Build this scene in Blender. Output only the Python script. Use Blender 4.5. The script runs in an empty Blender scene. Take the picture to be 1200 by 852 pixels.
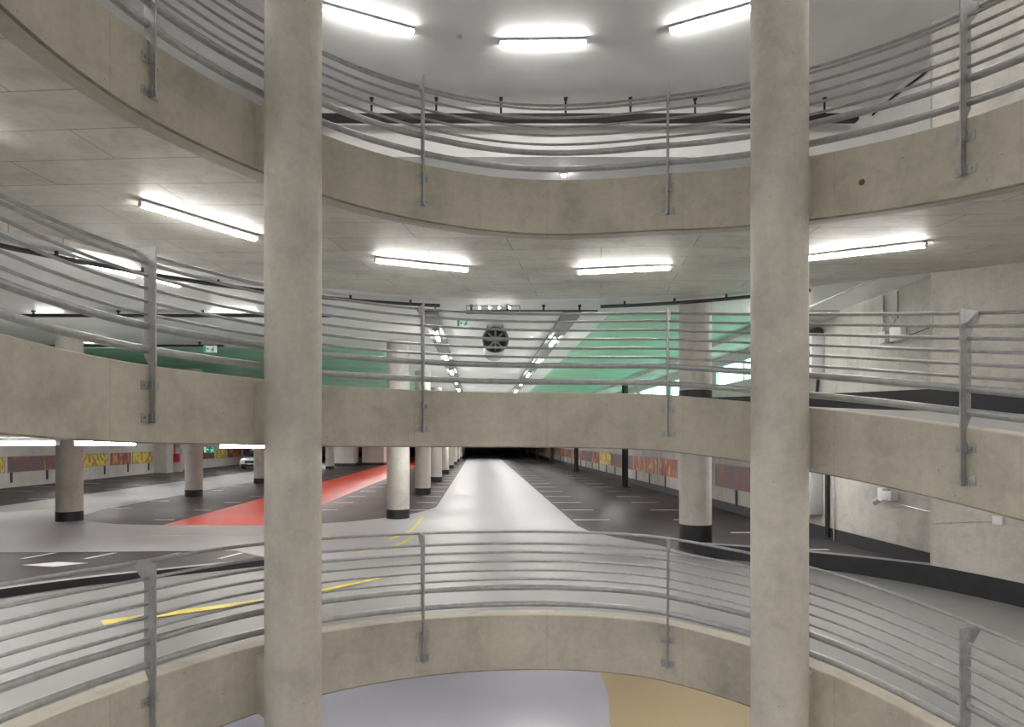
import bpy, bmesh, math, random
from mathutils import Vector, Matrix
random.seed(7)
SC = bpy.context.scene
COL = SC.collection
R_ = math.radians
PI = math.pi

# ------------------------------------------------------------------ layout
CX, CY = 0.427, 4.335          # axis of the spiral
RI, RO = 4.127, 9.10           # inner and outer radius of the roadway
H = 2.95                       # storey height
TB = 0.728                     # depth of the edge beam
SL = 0.55                      # hall slab thickness
EYE = 2.35
S = 0.0519                     # skew of the hall against the view axis
YAW = math.atan(S)
UR, UL, VF = 8.3, -23.3, 140.0 # hall right wall, left wall, far end

# height of the inner edge above eye level, per storey, by bearing (0 = straight ahead, clockwise +)
BASE = {-180: 1.86, -165: 1.65, -150: 1.45, -135: 1.24, -120: 1.06, -105: .91,
        95: -.20, 110: -.36, 125: -.51, 140: -.67, 155: -.83, 170: -.99, 180: -1.09}
LV = {
 0: {-90: -2.140, -80: -2.195, -70: -2.235, -60: -2.245, -50: -2.255, -40: -2.276, -30: -2.296, -20: -2.312, -10: -2.325,
     0: -2.333, 10: -2.340, 20: -2.362, 30: -2.436, 40: -2.520, 50: -2.622, 60: -2.748, 70: -2.874, 80: -2.995},
 1: {-90: .800, -80: .745, -70: .708, -60: .693, -50: .678, -40: .657, -30: .650, -20: .645, -10: .640,
     0: .636, 10: .626, 20: .600, 30: .524, 40: .430, 50: .328, 60: .210, 70: .088, 80: -.030},
 2: {-90: 3.890, -80: 3.815, -70: 3.750, -60: 3.715, -50: 3.678, -40: 3.625, -30: 3.585, -20: 3.548, -10: 3.510,
     0: 3.483, 10: 3.472, 20: 3.450, 30: 3.378, 40: 3.291, 50: 3.198, 60: 3.092, 70: 2.986, 80: 2.885}}
KEYS = {}
for L in LV:
    d = {k: v + (L - 1) * H + EYE for k, v in BASE.items()}
    d.update({k: v + EYE for k, v in LV[L].items()})
    KEYS[L] = sorted(d.items())

def g(L, a):
    """z of the inner edge (a in degrees), smooth through the surveyed heights"""
    K = KEYS[L]
    a = max(-180.0, min(180.0, a))
    i = 0
    while i < len(K) - 2 and K[i + 1][0] < a:
        i += 1
    x0, y0 = K[i]; x1, y1 = K[i + 1]
    def slope(j):
        if j <= 0: return (K[1][1] - K[0][1]) / (K[1][0] - K[0][0])
        if j >= len(K) - 1: return (K[-1][1] - K[-2][1]) / (K[-1][0] - K[-2][0])
        return (K[j + 1][1] - K[j - 1][1]) / (K[j + 1][0] - K[j - 1][0])
    h = x1 - x0; t = (a - x0) / h
    m0, m1 = slope(i) * h, slope(i + 1) * h
    return ((2*t**3 - 3*t*t + 1) * y0 + (t**3 - 2*t*t + t) * m0 + (-2*t**3 + 3*t*t) * y1 + (t**3 - t*t) * m1)

def smooth(t):
    t = max(0.0, min(1.0, t)); return t * t * (3 - 2 * t)

def outer(L, a):
    b = smooth((a + 62) / 27) if a < -35 else (1 - smooth((a - 12) / 22))
    sup = .13 * smooth((a - 15) / 30)
    return b * H * L + (1 - b) * (g(L, a) + sup)

def top_z(L, r, a):
    t = (r - RI) / (RO - RI)
    return g(L, a) * (1 - t) + outer(L, a) * t

def soffit_z(L, r, a):
    t = (r - RI) / (RO - RI)
    return (g(L, a) - TB) * (1 - t) + (outer(L, a) - SL - .03) * t

def pol(r, a):
    return (CX + r * math.sin(R_(a)), CY + r * math.cos(R_(a)))

def hall(u, v):
    return (u - S * v, v)

# ------------------------------------------------------------------ materials
def nodes(name):
    m = bpy.data.materials.new(name); m.use_nodes = True
    nt = m.node_tree
    return m, nt, nt.nodes['Principled BSDF']

def nd(nt, kind, **kw):
    n = nt.nodes.new(kind)
    for k, v in kw.items():
        if k.startswith('i_'):
            n.inputs[k[2:].replace('_', ' ')].default_value = v
        else:
            setattr(n, k, v)
    return n

def ramp(nt, fac, stops):
    r = nt.nodes.new('ShaderNodeValToRGB')
    el = r.color_ramp.elements
    while len(el) < len(stops): el.new(.5)
    for e, (p, c) in zip(el, stops):
        e.position = p; e.color = (*c, 1) if len(c) == 3 else c
    nt.links.new(fac, r.inputs[0])
    return r

def mix(nt, a, b, fac, mode='MULTIPLY'):
    m = nt.nodes.new('ShaderNodeMix'); m.data_type = 'RGBA'; m.blend_type = mode
    for sock, val in ((m.inputs[0], fac), (m.inputs[6], a), (m.inputs[7], b)):
        if hasattr(val, 'links') or hasattr(val, 'is_linked'):
            nt.links.new(val, sock)
        elif isinstance(val, (int, float)):
            sock.default_value = val
        else:
            sock.default_value = (*val, 1)
    return m.outputs[2]

def plain(name, col, rough=.5, metal=0.0, spec=.5, var=0.0, vscale=6):
    m, nt, b = nodes(name)
    b.inputs['Base Color'].default_value = (*col, 1)
    b.inputs['Roughness'].default_value = rough
    b.inputs['Metallic'].default_value = metal
    b.inputs['Specular IOR Level'].default_value = spec
    if var:
        tc = nd(nt, 'ShaderNodeNewGeometry')
        n = nd(nt, 'ShaderNodeTexNoise', i_Scale=vscale, i_Detail=5.0)
        nt.links.new(tc.outputs['Position'], n.inputs['Vector'])
        lo = tuple(c * (1 - var) for c in col); hi = tuple(min(1, c * (1 + var)) for c in col)
        r = ramp(nt, n.outputs['Fac'], [(.3, lo), (.7, hi)])
        nt.links.new(r.outputs[0], b.inputs['Base Color'])
    return m

def concrete(name, col, rough=.75, streak=.25, boards=None, stain=.3, pores=True, bump=.15, spec=.35, joints=False):
    m, nt, b = nodes(name)
    geo = nd(nt, 'ShaderNodeNewGeometry')
    P = geo.outputs['Position']
    n1 = nd(nt, 'ShaderNodeTexNoise', i_Scale=.9, i_Detail=6.0, i_Roughness=.6)
    nt.links.new(P, n1.inputs['Vector'])
    d = 1 - stain
    c1 = ramp(nt, n1.outputs['Fac'], [(.28, tuple(c * d for c in col)), (.5, col), (.75, tuple(min(1, c * 1.12) for c in col))])
    out = c1.outputs[0]
    mp = nd(nt, 'ShaderNodeMapping')
    mp.inputs['Scale'].default_value = (1.3, 1.3, .22)
    nt.links.new(P, mp.inputs['Vector'])
    n2 = nd(nt, 'ShaderNodeTexNoise', i_Scale=1.6, i_Detail=5.0, i_Roughness=.65)
    nt.links.new(mp.outputs[0], n2.inputs['Vector'])
    c2 = ramp(nt, n2.outputs['Fac'], [(.3, (1 - streak,) * 3), (.55, (1, 1, 1))])
    out = mix(nt, out, c2.outputs[0], 1.0)
    n3 = nd(nt, 'ShaderNodeTexNoise', i_Scale=14.0, i_Detail=6.0, i_Roughness=.7)
    nt.links.new(P, n3.inputs['Vector'])
    c3 = ramp(nt, n3.outputs['Fac'], [(.3, (.86, .85, .84)), (.62, (1.0, 1.0, 1.0))])
    out = mix(nt, out, c3.outputs[0], .8)
    if pores:
        v = nd(nt, 'ShaderNodeTexVoronoi', i_Scale=5.5)
        nt.links.new(P, v.inputs['Vector'])
        c4 = ramp(nt, v.outputs['Distance'], [(.035, (.55, .53, .5)), (.07, (1, 1, 1))])
        out = mix(nt, out, c4.outputs[0], .7)
    if boards:
        br = nd(nt, 'ShaderNodeTexBrick')
        br.inputs['Color1'].default_value = (1, 1, 1, 1); br.inputs['Color2'].default_value = (.9, .9, .9, 1)
        br.inputs['Mortar'].default_value = (.40, .385, .36, 1)
        br.inputs['Scale'].default_value = 1.0
        br.inputs['Mortar Size'].default_value = .010
        br.inputs['Mortar Smooth'].default_value = .4
        br.inputs['Brick Width'].default_value = boards[0]
        br.inputs['Row Height'].default_value = boards[1]
        mp2 = nd(nt, 'ShaderNodeMapping'); mp2.inputs['Rotation'].default_value = (0, 0, R_(boards[2]))
        nt.links.new(P, mp2.inputs['Vector']); nt.links.new(mp2.outputs[0], br.inputs['Vector'])
        out = mix(nt, out, br.outputs['Color'], .75)
        mp3 = nd(nt, 'ShaderNodeMapping'); mp3.inputs['Rotation'].default_value = (0, 0, R_(boards[2]))
        mp3.inputs['Scale'].default_value = (.3, 1.8, 1)
        nt.links.new(P, mp3.inputs['Vector'])
        n5 = nd(nt, 'ShaderNodeTexNoise', i_Scale=1.3, i_Detail=6.0, i_Roughness=.7)
        nt.links.new(mp3.outputs[0], n5.inputs['Vector'])
        c5 = ramp(nt, n5.outputs['Fac'], [(.3, (.8, .79, .77)), (.6, (1, 1, 1))])
        out = mix(nt, out, c5.outputs[0], .8)
    # darker blotches left by the formwork
    n6 = nd(nt, 'ShaderNodeTexNoise', i_Scale=2.6, i_Detail=4.0, i_Roughness=.55, i_Distortion=.8)
    nt.links.new(P, n6.inputs['Vector'])
    c6 = ramp(nt, n6.outputs['Fac'], [(.33, (.80, .79, .77)), (.48, (1, 1, 1))])
    out = mix(nt, out, c6.outputs[0], .55)
    if joints:   # formwork joints round the ring
        sx = nd(nt, 'ShaderNodeSeparateXYZ'); nt.links.new(P, sx.inputs[0])
        def mth(op, a, b_=None):
            m_ = nd(nt, 'ShaderNodeMath', operation=op)
            for k_, v_ in enumerate((a, b_)):
                if v_ is None: continue
                if isinstance(v_, (int, float)): m_.inputs[k_].default_value = v_
                else: nt.links.new(v_, m_.inputs[k_])
            return m_.outputs[0]
        an = mth('ARCTAN2', mth('SUBTRACT', sx.outputs[0], CX), mth('SUBTRACT', sx.outputs[1], CY))
        fr = mth('FRACT', mth('ADD', mth('DIVIDE', an, R_(24.5)), 9.98))
        cj = ramp(nt, fr, [(.0, (.72, .70, .67)), (.008, (1, 1, 1)), (.5, (.95, .95, .95)), (.505, (1, 1, 1))])
        out = mix(nt, out, cj.outputs[0], .8)
    nt.links.new(out, b.inputs['Base Color'])
    b.inputs['Roughness'].default_value = rough
    b.inputs['Specular IOR Level'].default_value = spec
    bp = nd(nt, 'ShaderNodeBump', i_Strength=bump, i_Distance=.02)
    nt.links.new(n3.outputs['Fac'], bp.inputs['Height']); nt.links.new(bp.outputs[0], b.inputs['Normal'])
    return m

def coating(name, col, rough, spec=.5, var=.06, patch=None):
    m, nt, b = nodes(name)
    geo = nd(nt, 'ShaderNodeNewGeometry'); P = geo.outputs['Position']
    n1 = nd(nt, 'ShaderNodeTexNoise', i_Scale=.35, i_Detail=2.0, i_Roughness=.5)
    nt.links.new(P, n1.inputs['Vector'])
    c1 = ramp(nt, n1.outputs['Fac'], [(.1, tuple(c * (1 - var) for c in col)), (.9, tuple(min(1, c * (1 + var)) for c in col))])
    out = c1.outputs[0]
    if patch:
        mp = nd(nt, 'ShaderNodeMapping'); mp.inputs['Scale'].default_value = (.5, .16, 1); mp.inputs['Rotation'].default_value = (0, 0, R_(35))
        nt.links.new(P, mp.inputs['Vector'])
        n2 = nd(nt, 'ShaderNodeTexNoise', i_Scale=1.5, i_Detail=6.0, i_Roughness=.7, i_Distortion=1.2)
        nt.links.new(mp.outputs[0], n2.inputs['Vector'])
        c2 = ramp(nt, n2.outputs['Fac'], [(.38, (1, 1, 1)), (.75, patch)])
        out = mix(nt, out, c2.outputs[0], .6)
    nt.links.new(out, b.inputs['Base Color'])
    r2 = ramp(nt, n1.outputs['Fac'], [(.1, (rough * .85,) * 3), (.9, (rough * 1.15,) * 3)])
    nt.links.new(r2.outputs[0], b.inputs['Roughness'])
    b.inputs['Specular IOR Level'].default_value = spec
    n3 = nd(nt, 'ShaderNodeTexNoise', i_Scale=60.0, i_Detail=3.0)
    nt.links.new(P, n3.inputs['Vector'])
    bp = nd(nt, 'ShaderNodeBump', i_Strength=.06, i_Distance=.01)
    nt.links.new(n3.outputs['Fac'], bp.inputs['Height']); nt.links.new(bp.outputs[0], b.inputs['Normal'])
    return m

def steel(name, col=(.40, .405, .41)):
    m, nt, b = nodes(name)
    geo = nd(nt, 'ShaderNodeNewGeometry'); P = geo.outputs['Position']
    n = nd(nt, 'ShaderNodeTexNoise', i_Scale=11.0, i_Detail=6.0, i_Roughness=.65)
    nt.links.new(P, n.inputs['Vector'])
    r = ramp(nt, n.outputs['Fac'], [(.3, tuple(c * .82 for c in col)), (.5, col), (.72, tuple(c * 1.15 for c in col))])
    nt.links.new(r.outputs[0], b.inputs['Base Color'])
    r2 = ramp(nt, n.outputs['Fac'], [(.3, (.5,) * 3), (.7, (.34,) * 3)])
    nt.links.new(r2.outputs[0], b.inputs['Roughness'])
    b.inputs['Metallic'].default_value = .6
    return m

def emit(name, col, strength, base=(.8, .8, .8)):
    m, nt, b = nodes(name)
    b.inputs['Base Color'].default_value = (*base, 1)
    b.inputs['Emission Color'].default_value = (*col, 1)
    b.inputs['Emission Strength'].default_value = strength
    return m

def mural(name, cols, scale=1.9):
    m, nt, b = nodes(name)
    tc = nd(nt, 'ShaderNodeTexCoord'); oi = nd(nt, 'ShaderNodeObjectInfo')
    ad = nd(nt, 'ShaderNodeVectorMath', operation='ADD')
    sc = nd(nt, 'ShaderNodeVectorMath', operation='SCALE'); sc.inputs['Scale'].default_value = 40
    cb = nd(nt, 'ShaderNodeCombineXYZ')
    for k in range(3): nt.links.new(oi.outputs['Random'], cb.inputs[k])
    nt.links.new(cb.outputs[0], sc.inputs[0])
    nt.links.new(tc.outputs['Object'], ad.inputs[0]); nt.links.new(sc.outputs[0], ad.inputs[1])
    n = nd(nt, 'ShaderNodeTexNoise', i_Scale=scale, i_Detail=2.0, i_Distortion=.5)
    ml = nd(nt, 'ShaderNodeVectorMath', operation='MULTIPLY'); ml.inputs[1].default_value = (1, 1.5, .7)
    nt.links.new(ad.outputs[0], ml.inputs[0]); nt.links.new(ml.outputs[0], n.inputs['Vector'])
    r = ramp(nt, n.outputs['Fac'], list(zip((.25, .42, .52, .62, .75)[:len(cols)], cols)))
    r.color_ramp.interpolation = 'EASE'
    nt.links.new(r.outputs[0], b.inputs['Base Color'])
    b.inputs['Roughness'].default_value = .55
    return m

M = {}
M['beam'] = concrete('beam_concrete', (.53, .495, .42), .7, .12, stain=.24, joints=True)
M['column'] = concrete('column_concrete', (.535, .505, .455), .65, .14, stain=.22)
M['soffit'] = concrete('soffit_concrete', (.72, .69, .64), .55, .03, boards=(2.6, .62, 8), stain=.2)
M['wall'] = concrete('wall_concrete', (.52, .50, .465), .75, .16, stain=.2)
M['hallcol'] = concrete('hall_column_concrete', (.56, .53, .49), .7, .12, stain=.15, pores=False)
M['hallwall'] = plain('hall_wall_paint', (.55, .53, .50), .7, var=.08, vscale=2)
M['ceil'] = plain('ceiling_paint', (.78, .78, .77), .5, var=.06, vscale=1.2)
M['topceil'] = plain('top_ceiling_paint', (.80, .80, .795), .6, var=.04, vscale=1.5)
M['white'] = plain('white_paint', (.80, .80, .79), .6, var=.04, vscale=2)
M['green'] = plain('green_ceiling', (.36, .66, .47), .45, var=.12, vscale=1.0)
M['lane'] = coating('lane_coating', (.44, .44, .455), .50, .35, .08)
M['rampfloor'] = coating('ramp_coating', (.27, .268, .27), .48, .35, .08)
M['asphalt'] = coating('asphalt_coating', (.042, .038, .040), .5, .35, .18, patch=(2.0, 1.9, 1.9))
M['upfloor'] = coating('upper_floor_coating', (.58, .58, .585), .5, .35, .08)  # unseen from below; coated pale to bounce lamp light onto the ceilings
M['red'] = coating('red_coating', (.60, .062, .026), .36, .45, .1)
M['tan'] = coating('tan_coating', (.36, .29, .19), .38, .5, .08)
M['blue'] = coating('bluegrey_coating', (.38, .38, .43), .26, .5, .08)
M['line'] = plain('line_glare_paint', (.78, .78, .76), .5, var=.08, vscale=9)
M['yellow'] = plain('yellow_paint', (.78, .66, .06), .5, var=.15, vscale=7)
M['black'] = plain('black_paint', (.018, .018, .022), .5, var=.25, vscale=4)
M['kerbtop'] = plain('kerb_top', (.33, .33, .34), .5, var=.1)
M['steel'] = steel('galvanised_steel')
M['pipe'] = steel('conduit_steel', (.5, .5, .5))
M['rubber'] = plain('black_plastic', (.02, .02, .021), .55)
M['cable'] = plain('cable_black', (.015, .015, .016), .6)
M['box'] = plain('enclosure_grey', (.50, .51, .53), .5)
M['boxw'] = plain('enclosure_white', (.75, .75, .75), .5)
M['shadowgap'] = plain('shadow_gap_tone', (.25, .215, .175), .8, var=.3, vscale=5)  # brown tone standing for the shadow gap under the edge beam
M['rust'] = plain('rusty_plug', (.12, .085, .03), .8, var=.4, vscale=20)
M['housing'] = plain('fixture_housing', (.55, .55, .55), .5)
M['tube'] = emit('tube_diffuser', (1.0, .975, .93), 26)
M['spot'] = emit('spot_lens', (1.0, .98, .95), 60)
M['window'] = emit('daylit_glass', (.48, .95, .78), 1.5)
M['signgreen'] = emit('sign_green', (.0, .22, .12), .2, (.0, .16, .09))
M['signwhite'] = emit('sign_white', (.85, 1.0, .92), .10, (.45, .5, .47))
M['carpaint'] = plain('car_white', (.62, .63, .64), .25, spec=.6)
M['glass'] = plain('car_glass', (.02, .022, .025), .08, spec=.7)
M['firered'] = plain('fire_red', (.55, .03, .04), .4)
M['beamgrey'] = plain('tray_grey', (.25, .25, .25), .5)
M['mural_a'] = mural('mural_red', [(.14, .06, .07), (.30, .06, .045), (.42, .12, .06), (.60, .36, .12), (.26, .07, .05)])
M['mural_b'] = mural('mural_purple', [(.11, .075, .10), (.13, .085, .10), (.17, .08, .09), (.26, .06, .04), (.62, .40, .12)])
M['mural_c'] = mural('mural_yellow', [(.66, .50, .06), (.70, .62, .09), (.40, .18, .06), (.70, .63, .10), (.60, .60, .12)])

# ------------------------------------------------------------------ mesh helpers
def BM(): return bmesh.new()

def quad(bm, pts, mi=0):
    f = bm.faces.new([bm.verts.new(p) for p in pts]); f.material_index = mi; return f

def box(bm, c, s, rz=0.0, mi=0, bev=0.0, mat=None):
    mtx = (mat or Matrix()) @ Matrix.Translation(c) @ Matrix.Rotation(rz, 4, 'Z') @ Matrix.Diagonal((*s, 1))
    r = bmesh.ops.create_cube(bm, size=1.0, matrix=mtx)
    fs = {f for v in r['verts'] for f in v.link_faces}
    for f in fs: f.material_index = mi
    if bev:
        es = list({e for v in r['verts'] for e in v.link_edges})
        rr = bmesh.ops.bevel(bm, geom=es, offset=bev, segments=2, affect='EDGES', profile=.6)
        for f in rr['faces']: f.material_index = mi

def cyl(bm, p0, p1, r0, r1=None, n=24, mi=0, cap=True):
    p0, p1 = Vector(p0), Vector(p1); r1 = r0 if r1 is None else r1
    d = p1 - p0
    q = Vector((0, 0, 1)).rotation_difference(d).to_matrix().to_4x4()
    mtx = Matrix.Translation((p0 + p1) / 2) @ q
    r = bmesh.ops.create_cone(bm, cap_ends=cap, cap_tris=False, segments=n, radius1=r0, radius2=r1, depth=d.length, matrix=mtx)
    for f in {f for v in r['verts'] for f in v.link_faces}: f.material_index = mi

def tube(bm, pts, r, n=10, mi=0):
    pts = [Vector(p) for p in pts]
    rings = []
    for i, p in enumerate(pts):
        t = (pts[min(i + 1, len(pts) - 1)] - pts[max(i - 1, 0)]).normalized()
        up = Vector((0, 0, 1)) if abs(t.z) < .95 else Vector((1, 0, 0))
        x = t.cross(up).normalized(); y = x.cross(t)
        rings.append([bm.verts.new(p + (x * math.cos(2 * PI * k / n) + y * math.sin(2 * PI * k / n)) * r) for k in range(n)])
    for a, b in zip(rings, rings[1:]):
        for k in range(n):
            f = bm.faces.new((a[k], a[(k + 1) % n], b[(k + 1) % n], b[k])); f.material_index = mi
    bm.faces.new(rings[0]).material_index = mi
    bm.faces.new(rings[-1][::-1]).material_index = mi

def prism(bm, poly, z0, z1, mi_top=0, mi_bot=0, mi_side=0):
    """vertical extrusion of a plan polygon"""
    lo = [bm.verts.new((x, y, z0)) for x, y in poly]; hi = [bm.verts.new((x, y, z1)) for x, y in poly]
    f1 = bm.faces.new(hi); f1.material_index = mi_top
    f2 = bm.faces.new(lo[::-1]); f2.material_index = mi_bot
    n = len(poly)
    for i in range(n):
        f = bm.faces.new((lo[i], lo[(i + 1) % n], hi[(i + 1) % n], hi[i])); f.material_index = mi_side
    f1.normal_update(); f2.normal_update()
    bmesh.ops.triangulate(bm, faces=[f1, f2])

def obj(name, bm, mats, parent=None, origin=None, smooth_deg=35):
    """links the bmesh as one mesh object; origin = world point its vertices are moved to"""
    if origin is not None:
        bmesh.ops.translate(bm, verts=bm.verts, vec=-Vector(origin))
    bmesh.ops.recalc_face_normals(bm, faces=bm.faces)
    me = bpy.data.meshes.new(name); bm.to_mesh(me); bm.free()
    for m in (mats if isinstance(mats, (list, tuple)) else [mats]): me.materials.append(m)
    if smooth_deg:
        me.polygons.foreach_set('use_smooth', [True] * len(me.polygons))
        me.set_sharp_from_angle(angle=R_(smooth_deg))
    o = bpy.data.objects.new(name, me); COL.objects.link(o)
    if parent is not None: o.parent = parent
    elif origin is not None: o.location = origin
    return o

def tag(o, label, cat, group=None):
    o['label'] = label; o['category'] = cat
    if group: o['group'] = group
    return o

def thing(name, label, cat, loc=(0, 0, 0), rz=0.0, group=None):
    o = bpy.data.objects.new(name, None); COL.objects.link(o)
    o.location = loc; o.rotation_euler = (0, 0, rz); o.empty_display_size = .1
    return tag(o, label, cat, group)

def struct(name, bm, mats, smooth_deg=None):
    o = obj(name, bm, mats, smooth_deg=smooth_deg); o['kind'] = 'structure'; return o

def kids(o): return [c for c in bpy.data.objects if c.parent == o]

def dup(root, loc, rot, label, group=None, scale=None):
    r = root.copy(); COL.objects.link(r); r.location = loc; r.rotation_euler = rot
    if scale: r.scale = scale
    r['label'] = label
    if group: r['group'] = group
    for ch in CH[root.name]:
        c = ch.copy(); COL.objects.link(c); c.parent = r
    return r
CH = {}

ORD = ['nearest', 'second', 'third', 'fourth', 'fifth', 'sixth', 'seventh', 'eighth', 'ninth', 'tenth', 'eleventh', 'twelfth',
       'thirteenth', 'fourteenth', 'fifteenth', 'sixteenth', 'seventeenth', 'eighteenth', 'nineteenth', 'twentieth',
       'twenty-first', 'twenty-second', 'twenty-third', 'twenty-fourth', 'twenty-fifth', 'twenty-sixth']
RZ = YAW  # rotation that turns world Y to the hall axis

# ------------------------------------------------------------------ hall slabs
A0, A1 = -75.0, 46.5
arc = [pol(RO, A0 + (A1 - A0) * i / 60) for i in range(61)]
hall_poly = arc + [hall(UR, arc[-1][1]), hall(UR, VF), hall(UL, VF), hall(UL, arc[0][1])]
NAMES = ['floor_hall', 'floor_upper', 'floor_top']
for k in range(3):
    bm = BM(); prism(bm, hall_poly, H * k - SL, H * k, 0, 1, 2)
    struct(NAMES[k], bm, [M['asphalt' if k == 0 else 'upfloor'], M['ceil'], M['soffit']])
# roof over the hall and over the spiral
bm = BM(); prism(bm, [hall(UL - .3, 13.5), hall(UR + .3, 13.5), hall(UR + .3, VF), hall(UL - .3, VF)], 3 * H - SL, 3 * H - .2, 0, 0, 0)
struct('ceiling_hall', bm, [M['ceil']])
bm = BM(); prism(bm, [(-25.5, -6), (11, -6), (11, 13.4), (-25.5, 13.4)], 9.35, 9.6)
struct('ceiling_spiral', bm, [M['topceil']])
bm = BM(); prism(bm, [(-25.5, 13.3), (8.2, 13.3), (8.2, 13.6), (-25.5, 13.6)], 3 * H - SL - .001, 9.36)
struct('trim_1', bm, [M['white']])
# ground slab under everything
bm = BM(); prism(bm, [(-26, -6), (11, -6), (11, 40), (-26, 40)], -3.3, -2.95)
struct('floor_ground', bm, [M['blue']])
bm = BM(); quad(bm, [(*p, -2.946) for p in [(1.75, 9.5), (1.8, 11.7), (2.02, 13.2), (2.0, 14.2), (1.7, 16), (11, 16), (11, 2), (3.5, 2), (2.3, 7)]])
struct('floor_tan', bm, [M['tan']])

# flat green sheets over the ceiling bays of the upper hall
bm = BM()
zc = 2 * H - SL - .012
for p in ([(3.1, 15.2), (5.6, 15.0), (7.2, 15.2), (7.2, 90), (3.1, 90)], [(UL, 20.5), (-3.3, 20.5), (-3.3, 90), (UL, 90)]):
    prism(bm, [hall(*q) for q in p], zc, zc + .011)
struct('trim_2', bm, [M['green']])

bm = BM(); prism(bm, [hall(7.15, 14.6), hall(UR, 14.6), hall(UR, 90), hall(7.15, 90)], 5.2, zc + .02); struct('trim_3', bm, [M['wall']])

# ------------------------------------------------------------------ walls
def wall_run(bm, pts, t, z0, z1, mi=0):
    """vertical wall of thickness t to the right-hand side of the run"""
    lo = []
    n = len(pts)
    off = []
    for i in range(n):
        a = Vector(pts[max(i - 1, 0)]); b = Vector(pts[min(i + 1, n - 1)])
        d = (b - a).normalized(); off.append(Vector(pts[i]) + Vector((d.y, -d.x)) * t)
    prism(bm, list(pts) + [tuple(p) for p in off[::-1]], z0, z1, mi, mi, mi)

ZT = 9.36
# right hall wall, with the strip of windows on the upper storey left open
WZ0, WZ1 = 4.20, 4.92
WINS = [(17.6, 22.3), (22.9, 27.6), (28.2, 32.9), (33.5, 38.2), (38.8, 43.5)]
bm = BM()
v0 = arc[-1][1] - .02
def rbox(va, vb, za, zb, mi=0):
    prism(bm, [hall(UR, va), hall(UR + .3, va), hall(UR + .3, vb), hall(UR, vb)], za, zb, mi, mi, mi)
rbox(v0, VF, -3.0, WZ0); rbox(v0, VF, WZ1, 5.62)
rbox(v0, VF, 5.62, ZT, 1)
e = [v0] + [x for w in WINS for x in w] + [VF]
for va, vb in zip(e[0::2], e[1::2]): rbox(va, vb, WZ0, WZ1)
struct('wall_right', bm, [M['wall'], M['white']])
for i, (va, vb) in enumerate(WINS):
    bm = BM()
    def fb(a, b, c, d, t0=.02, t1=.1):
        prism(bm, [hall(UR + t0, a), hall(UR + t1, a), hall(UR + t1, b), hall(UR + t0, b)], c, d)
    fb(va, va + .06, WZ0, WZ1); fb(vb - .06, vb, WZ0, WZ1); fb(va, vb, WZ0, WZ0 + .05); fb(va, vb, WZ1 - .05, WZ1)
    fb((va + vb) / 2 - .04, (va + vb) / 2 + .04, WZ0, WZ1)
    w = struct('window_%d' % (i + 1), bm, [M['box']])
    bm = BM(); prism(bm, [hall(UR + .14, va), hall(UR + .16, va), hall(UR + .16, vb), hall(UR + .14, vb)], WZ0, WZ1)
    p = obj('window_pane', bm, M['window'], w, smooth_deg=None)
bm = BM(); wall_run(bm, [hall(UL, 5), hall(UL, VF)], -.3, -3.0, ZT)
struct('wall_left', bm, [M['hallwall']])
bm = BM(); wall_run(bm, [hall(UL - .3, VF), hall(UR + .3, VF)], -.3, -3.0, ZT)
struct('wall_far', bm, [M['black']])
ring = [pol(RO, A1 + (285 - A1) * i / 120) for i in range(121)]
bm = BM(); wall_run(bm, ring, -.3, -3.0, ZT)
struct('wall_spiral', bm, [M['wall']], smooth_deg=30)
bm = BM(); wall_run(bm, [(arc[-1][0] - .0, arc[-1][1] - .01), (hall(UR, 10.6)[0] + .3, arc[-1][1] - .01)], -.06, -3.0, ZT)
struct('wall_jog', bm, [M['wall']])
bm = BM(); wall_run(bm, [(-26, arc[0][1]), arc[0]], .3, -3.0, ZT)
struct('wall_front', bm, [M['hallwall']])

# black skirting on the walls
def band(bm, L, a0, a1, h, r0=RO - .02, n=60, below=.06):
    rows = []
    for i in range(n + 1):
        a = a0 + (a1 - a0) * i / n
        z = outer(L, a)
        x0, y0 = pol(r0, a); x1, y1 = pol(RO + .01, a)
        rows.append([bm.verts.new((x0, y0, z - below)), bm.verts.new((x0, y0, z + h)), bm.verts.new((x1, y1, z + h)), bm.verts.new((x1, y1, z - below))])
    for p, q in zip(rows, rows[1:]):
        for k in range(4): bm.faces.new((p[k], q[k], q[(k + 1) % 4], p[(k + 1) % 4]))
    bm.faces.new(rows[0]); bm.faces.new(rows[-1][::-1])
for L, nm in ((0, 'baseboard_lower'), (1, 'baseboard_middle'), (2, 'baseboard_upper')):
    bm = BM(); band(bm, L, A1 - .1, 178, .36); struct(nm, bm, [M['black']])
for k, nm in ((0, 'baseboard_right'), (1, 'baseboard_right_upper')):
    bm = BM(); prism(bm, [hall(UR - .025, 10.65), hall(UR + .01, 10.65), hall(UR + .01, VF), hall(UR - .025, VF)], H * k, H * k + .28)
    struct(nm, bm, [M['black']])

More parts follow.
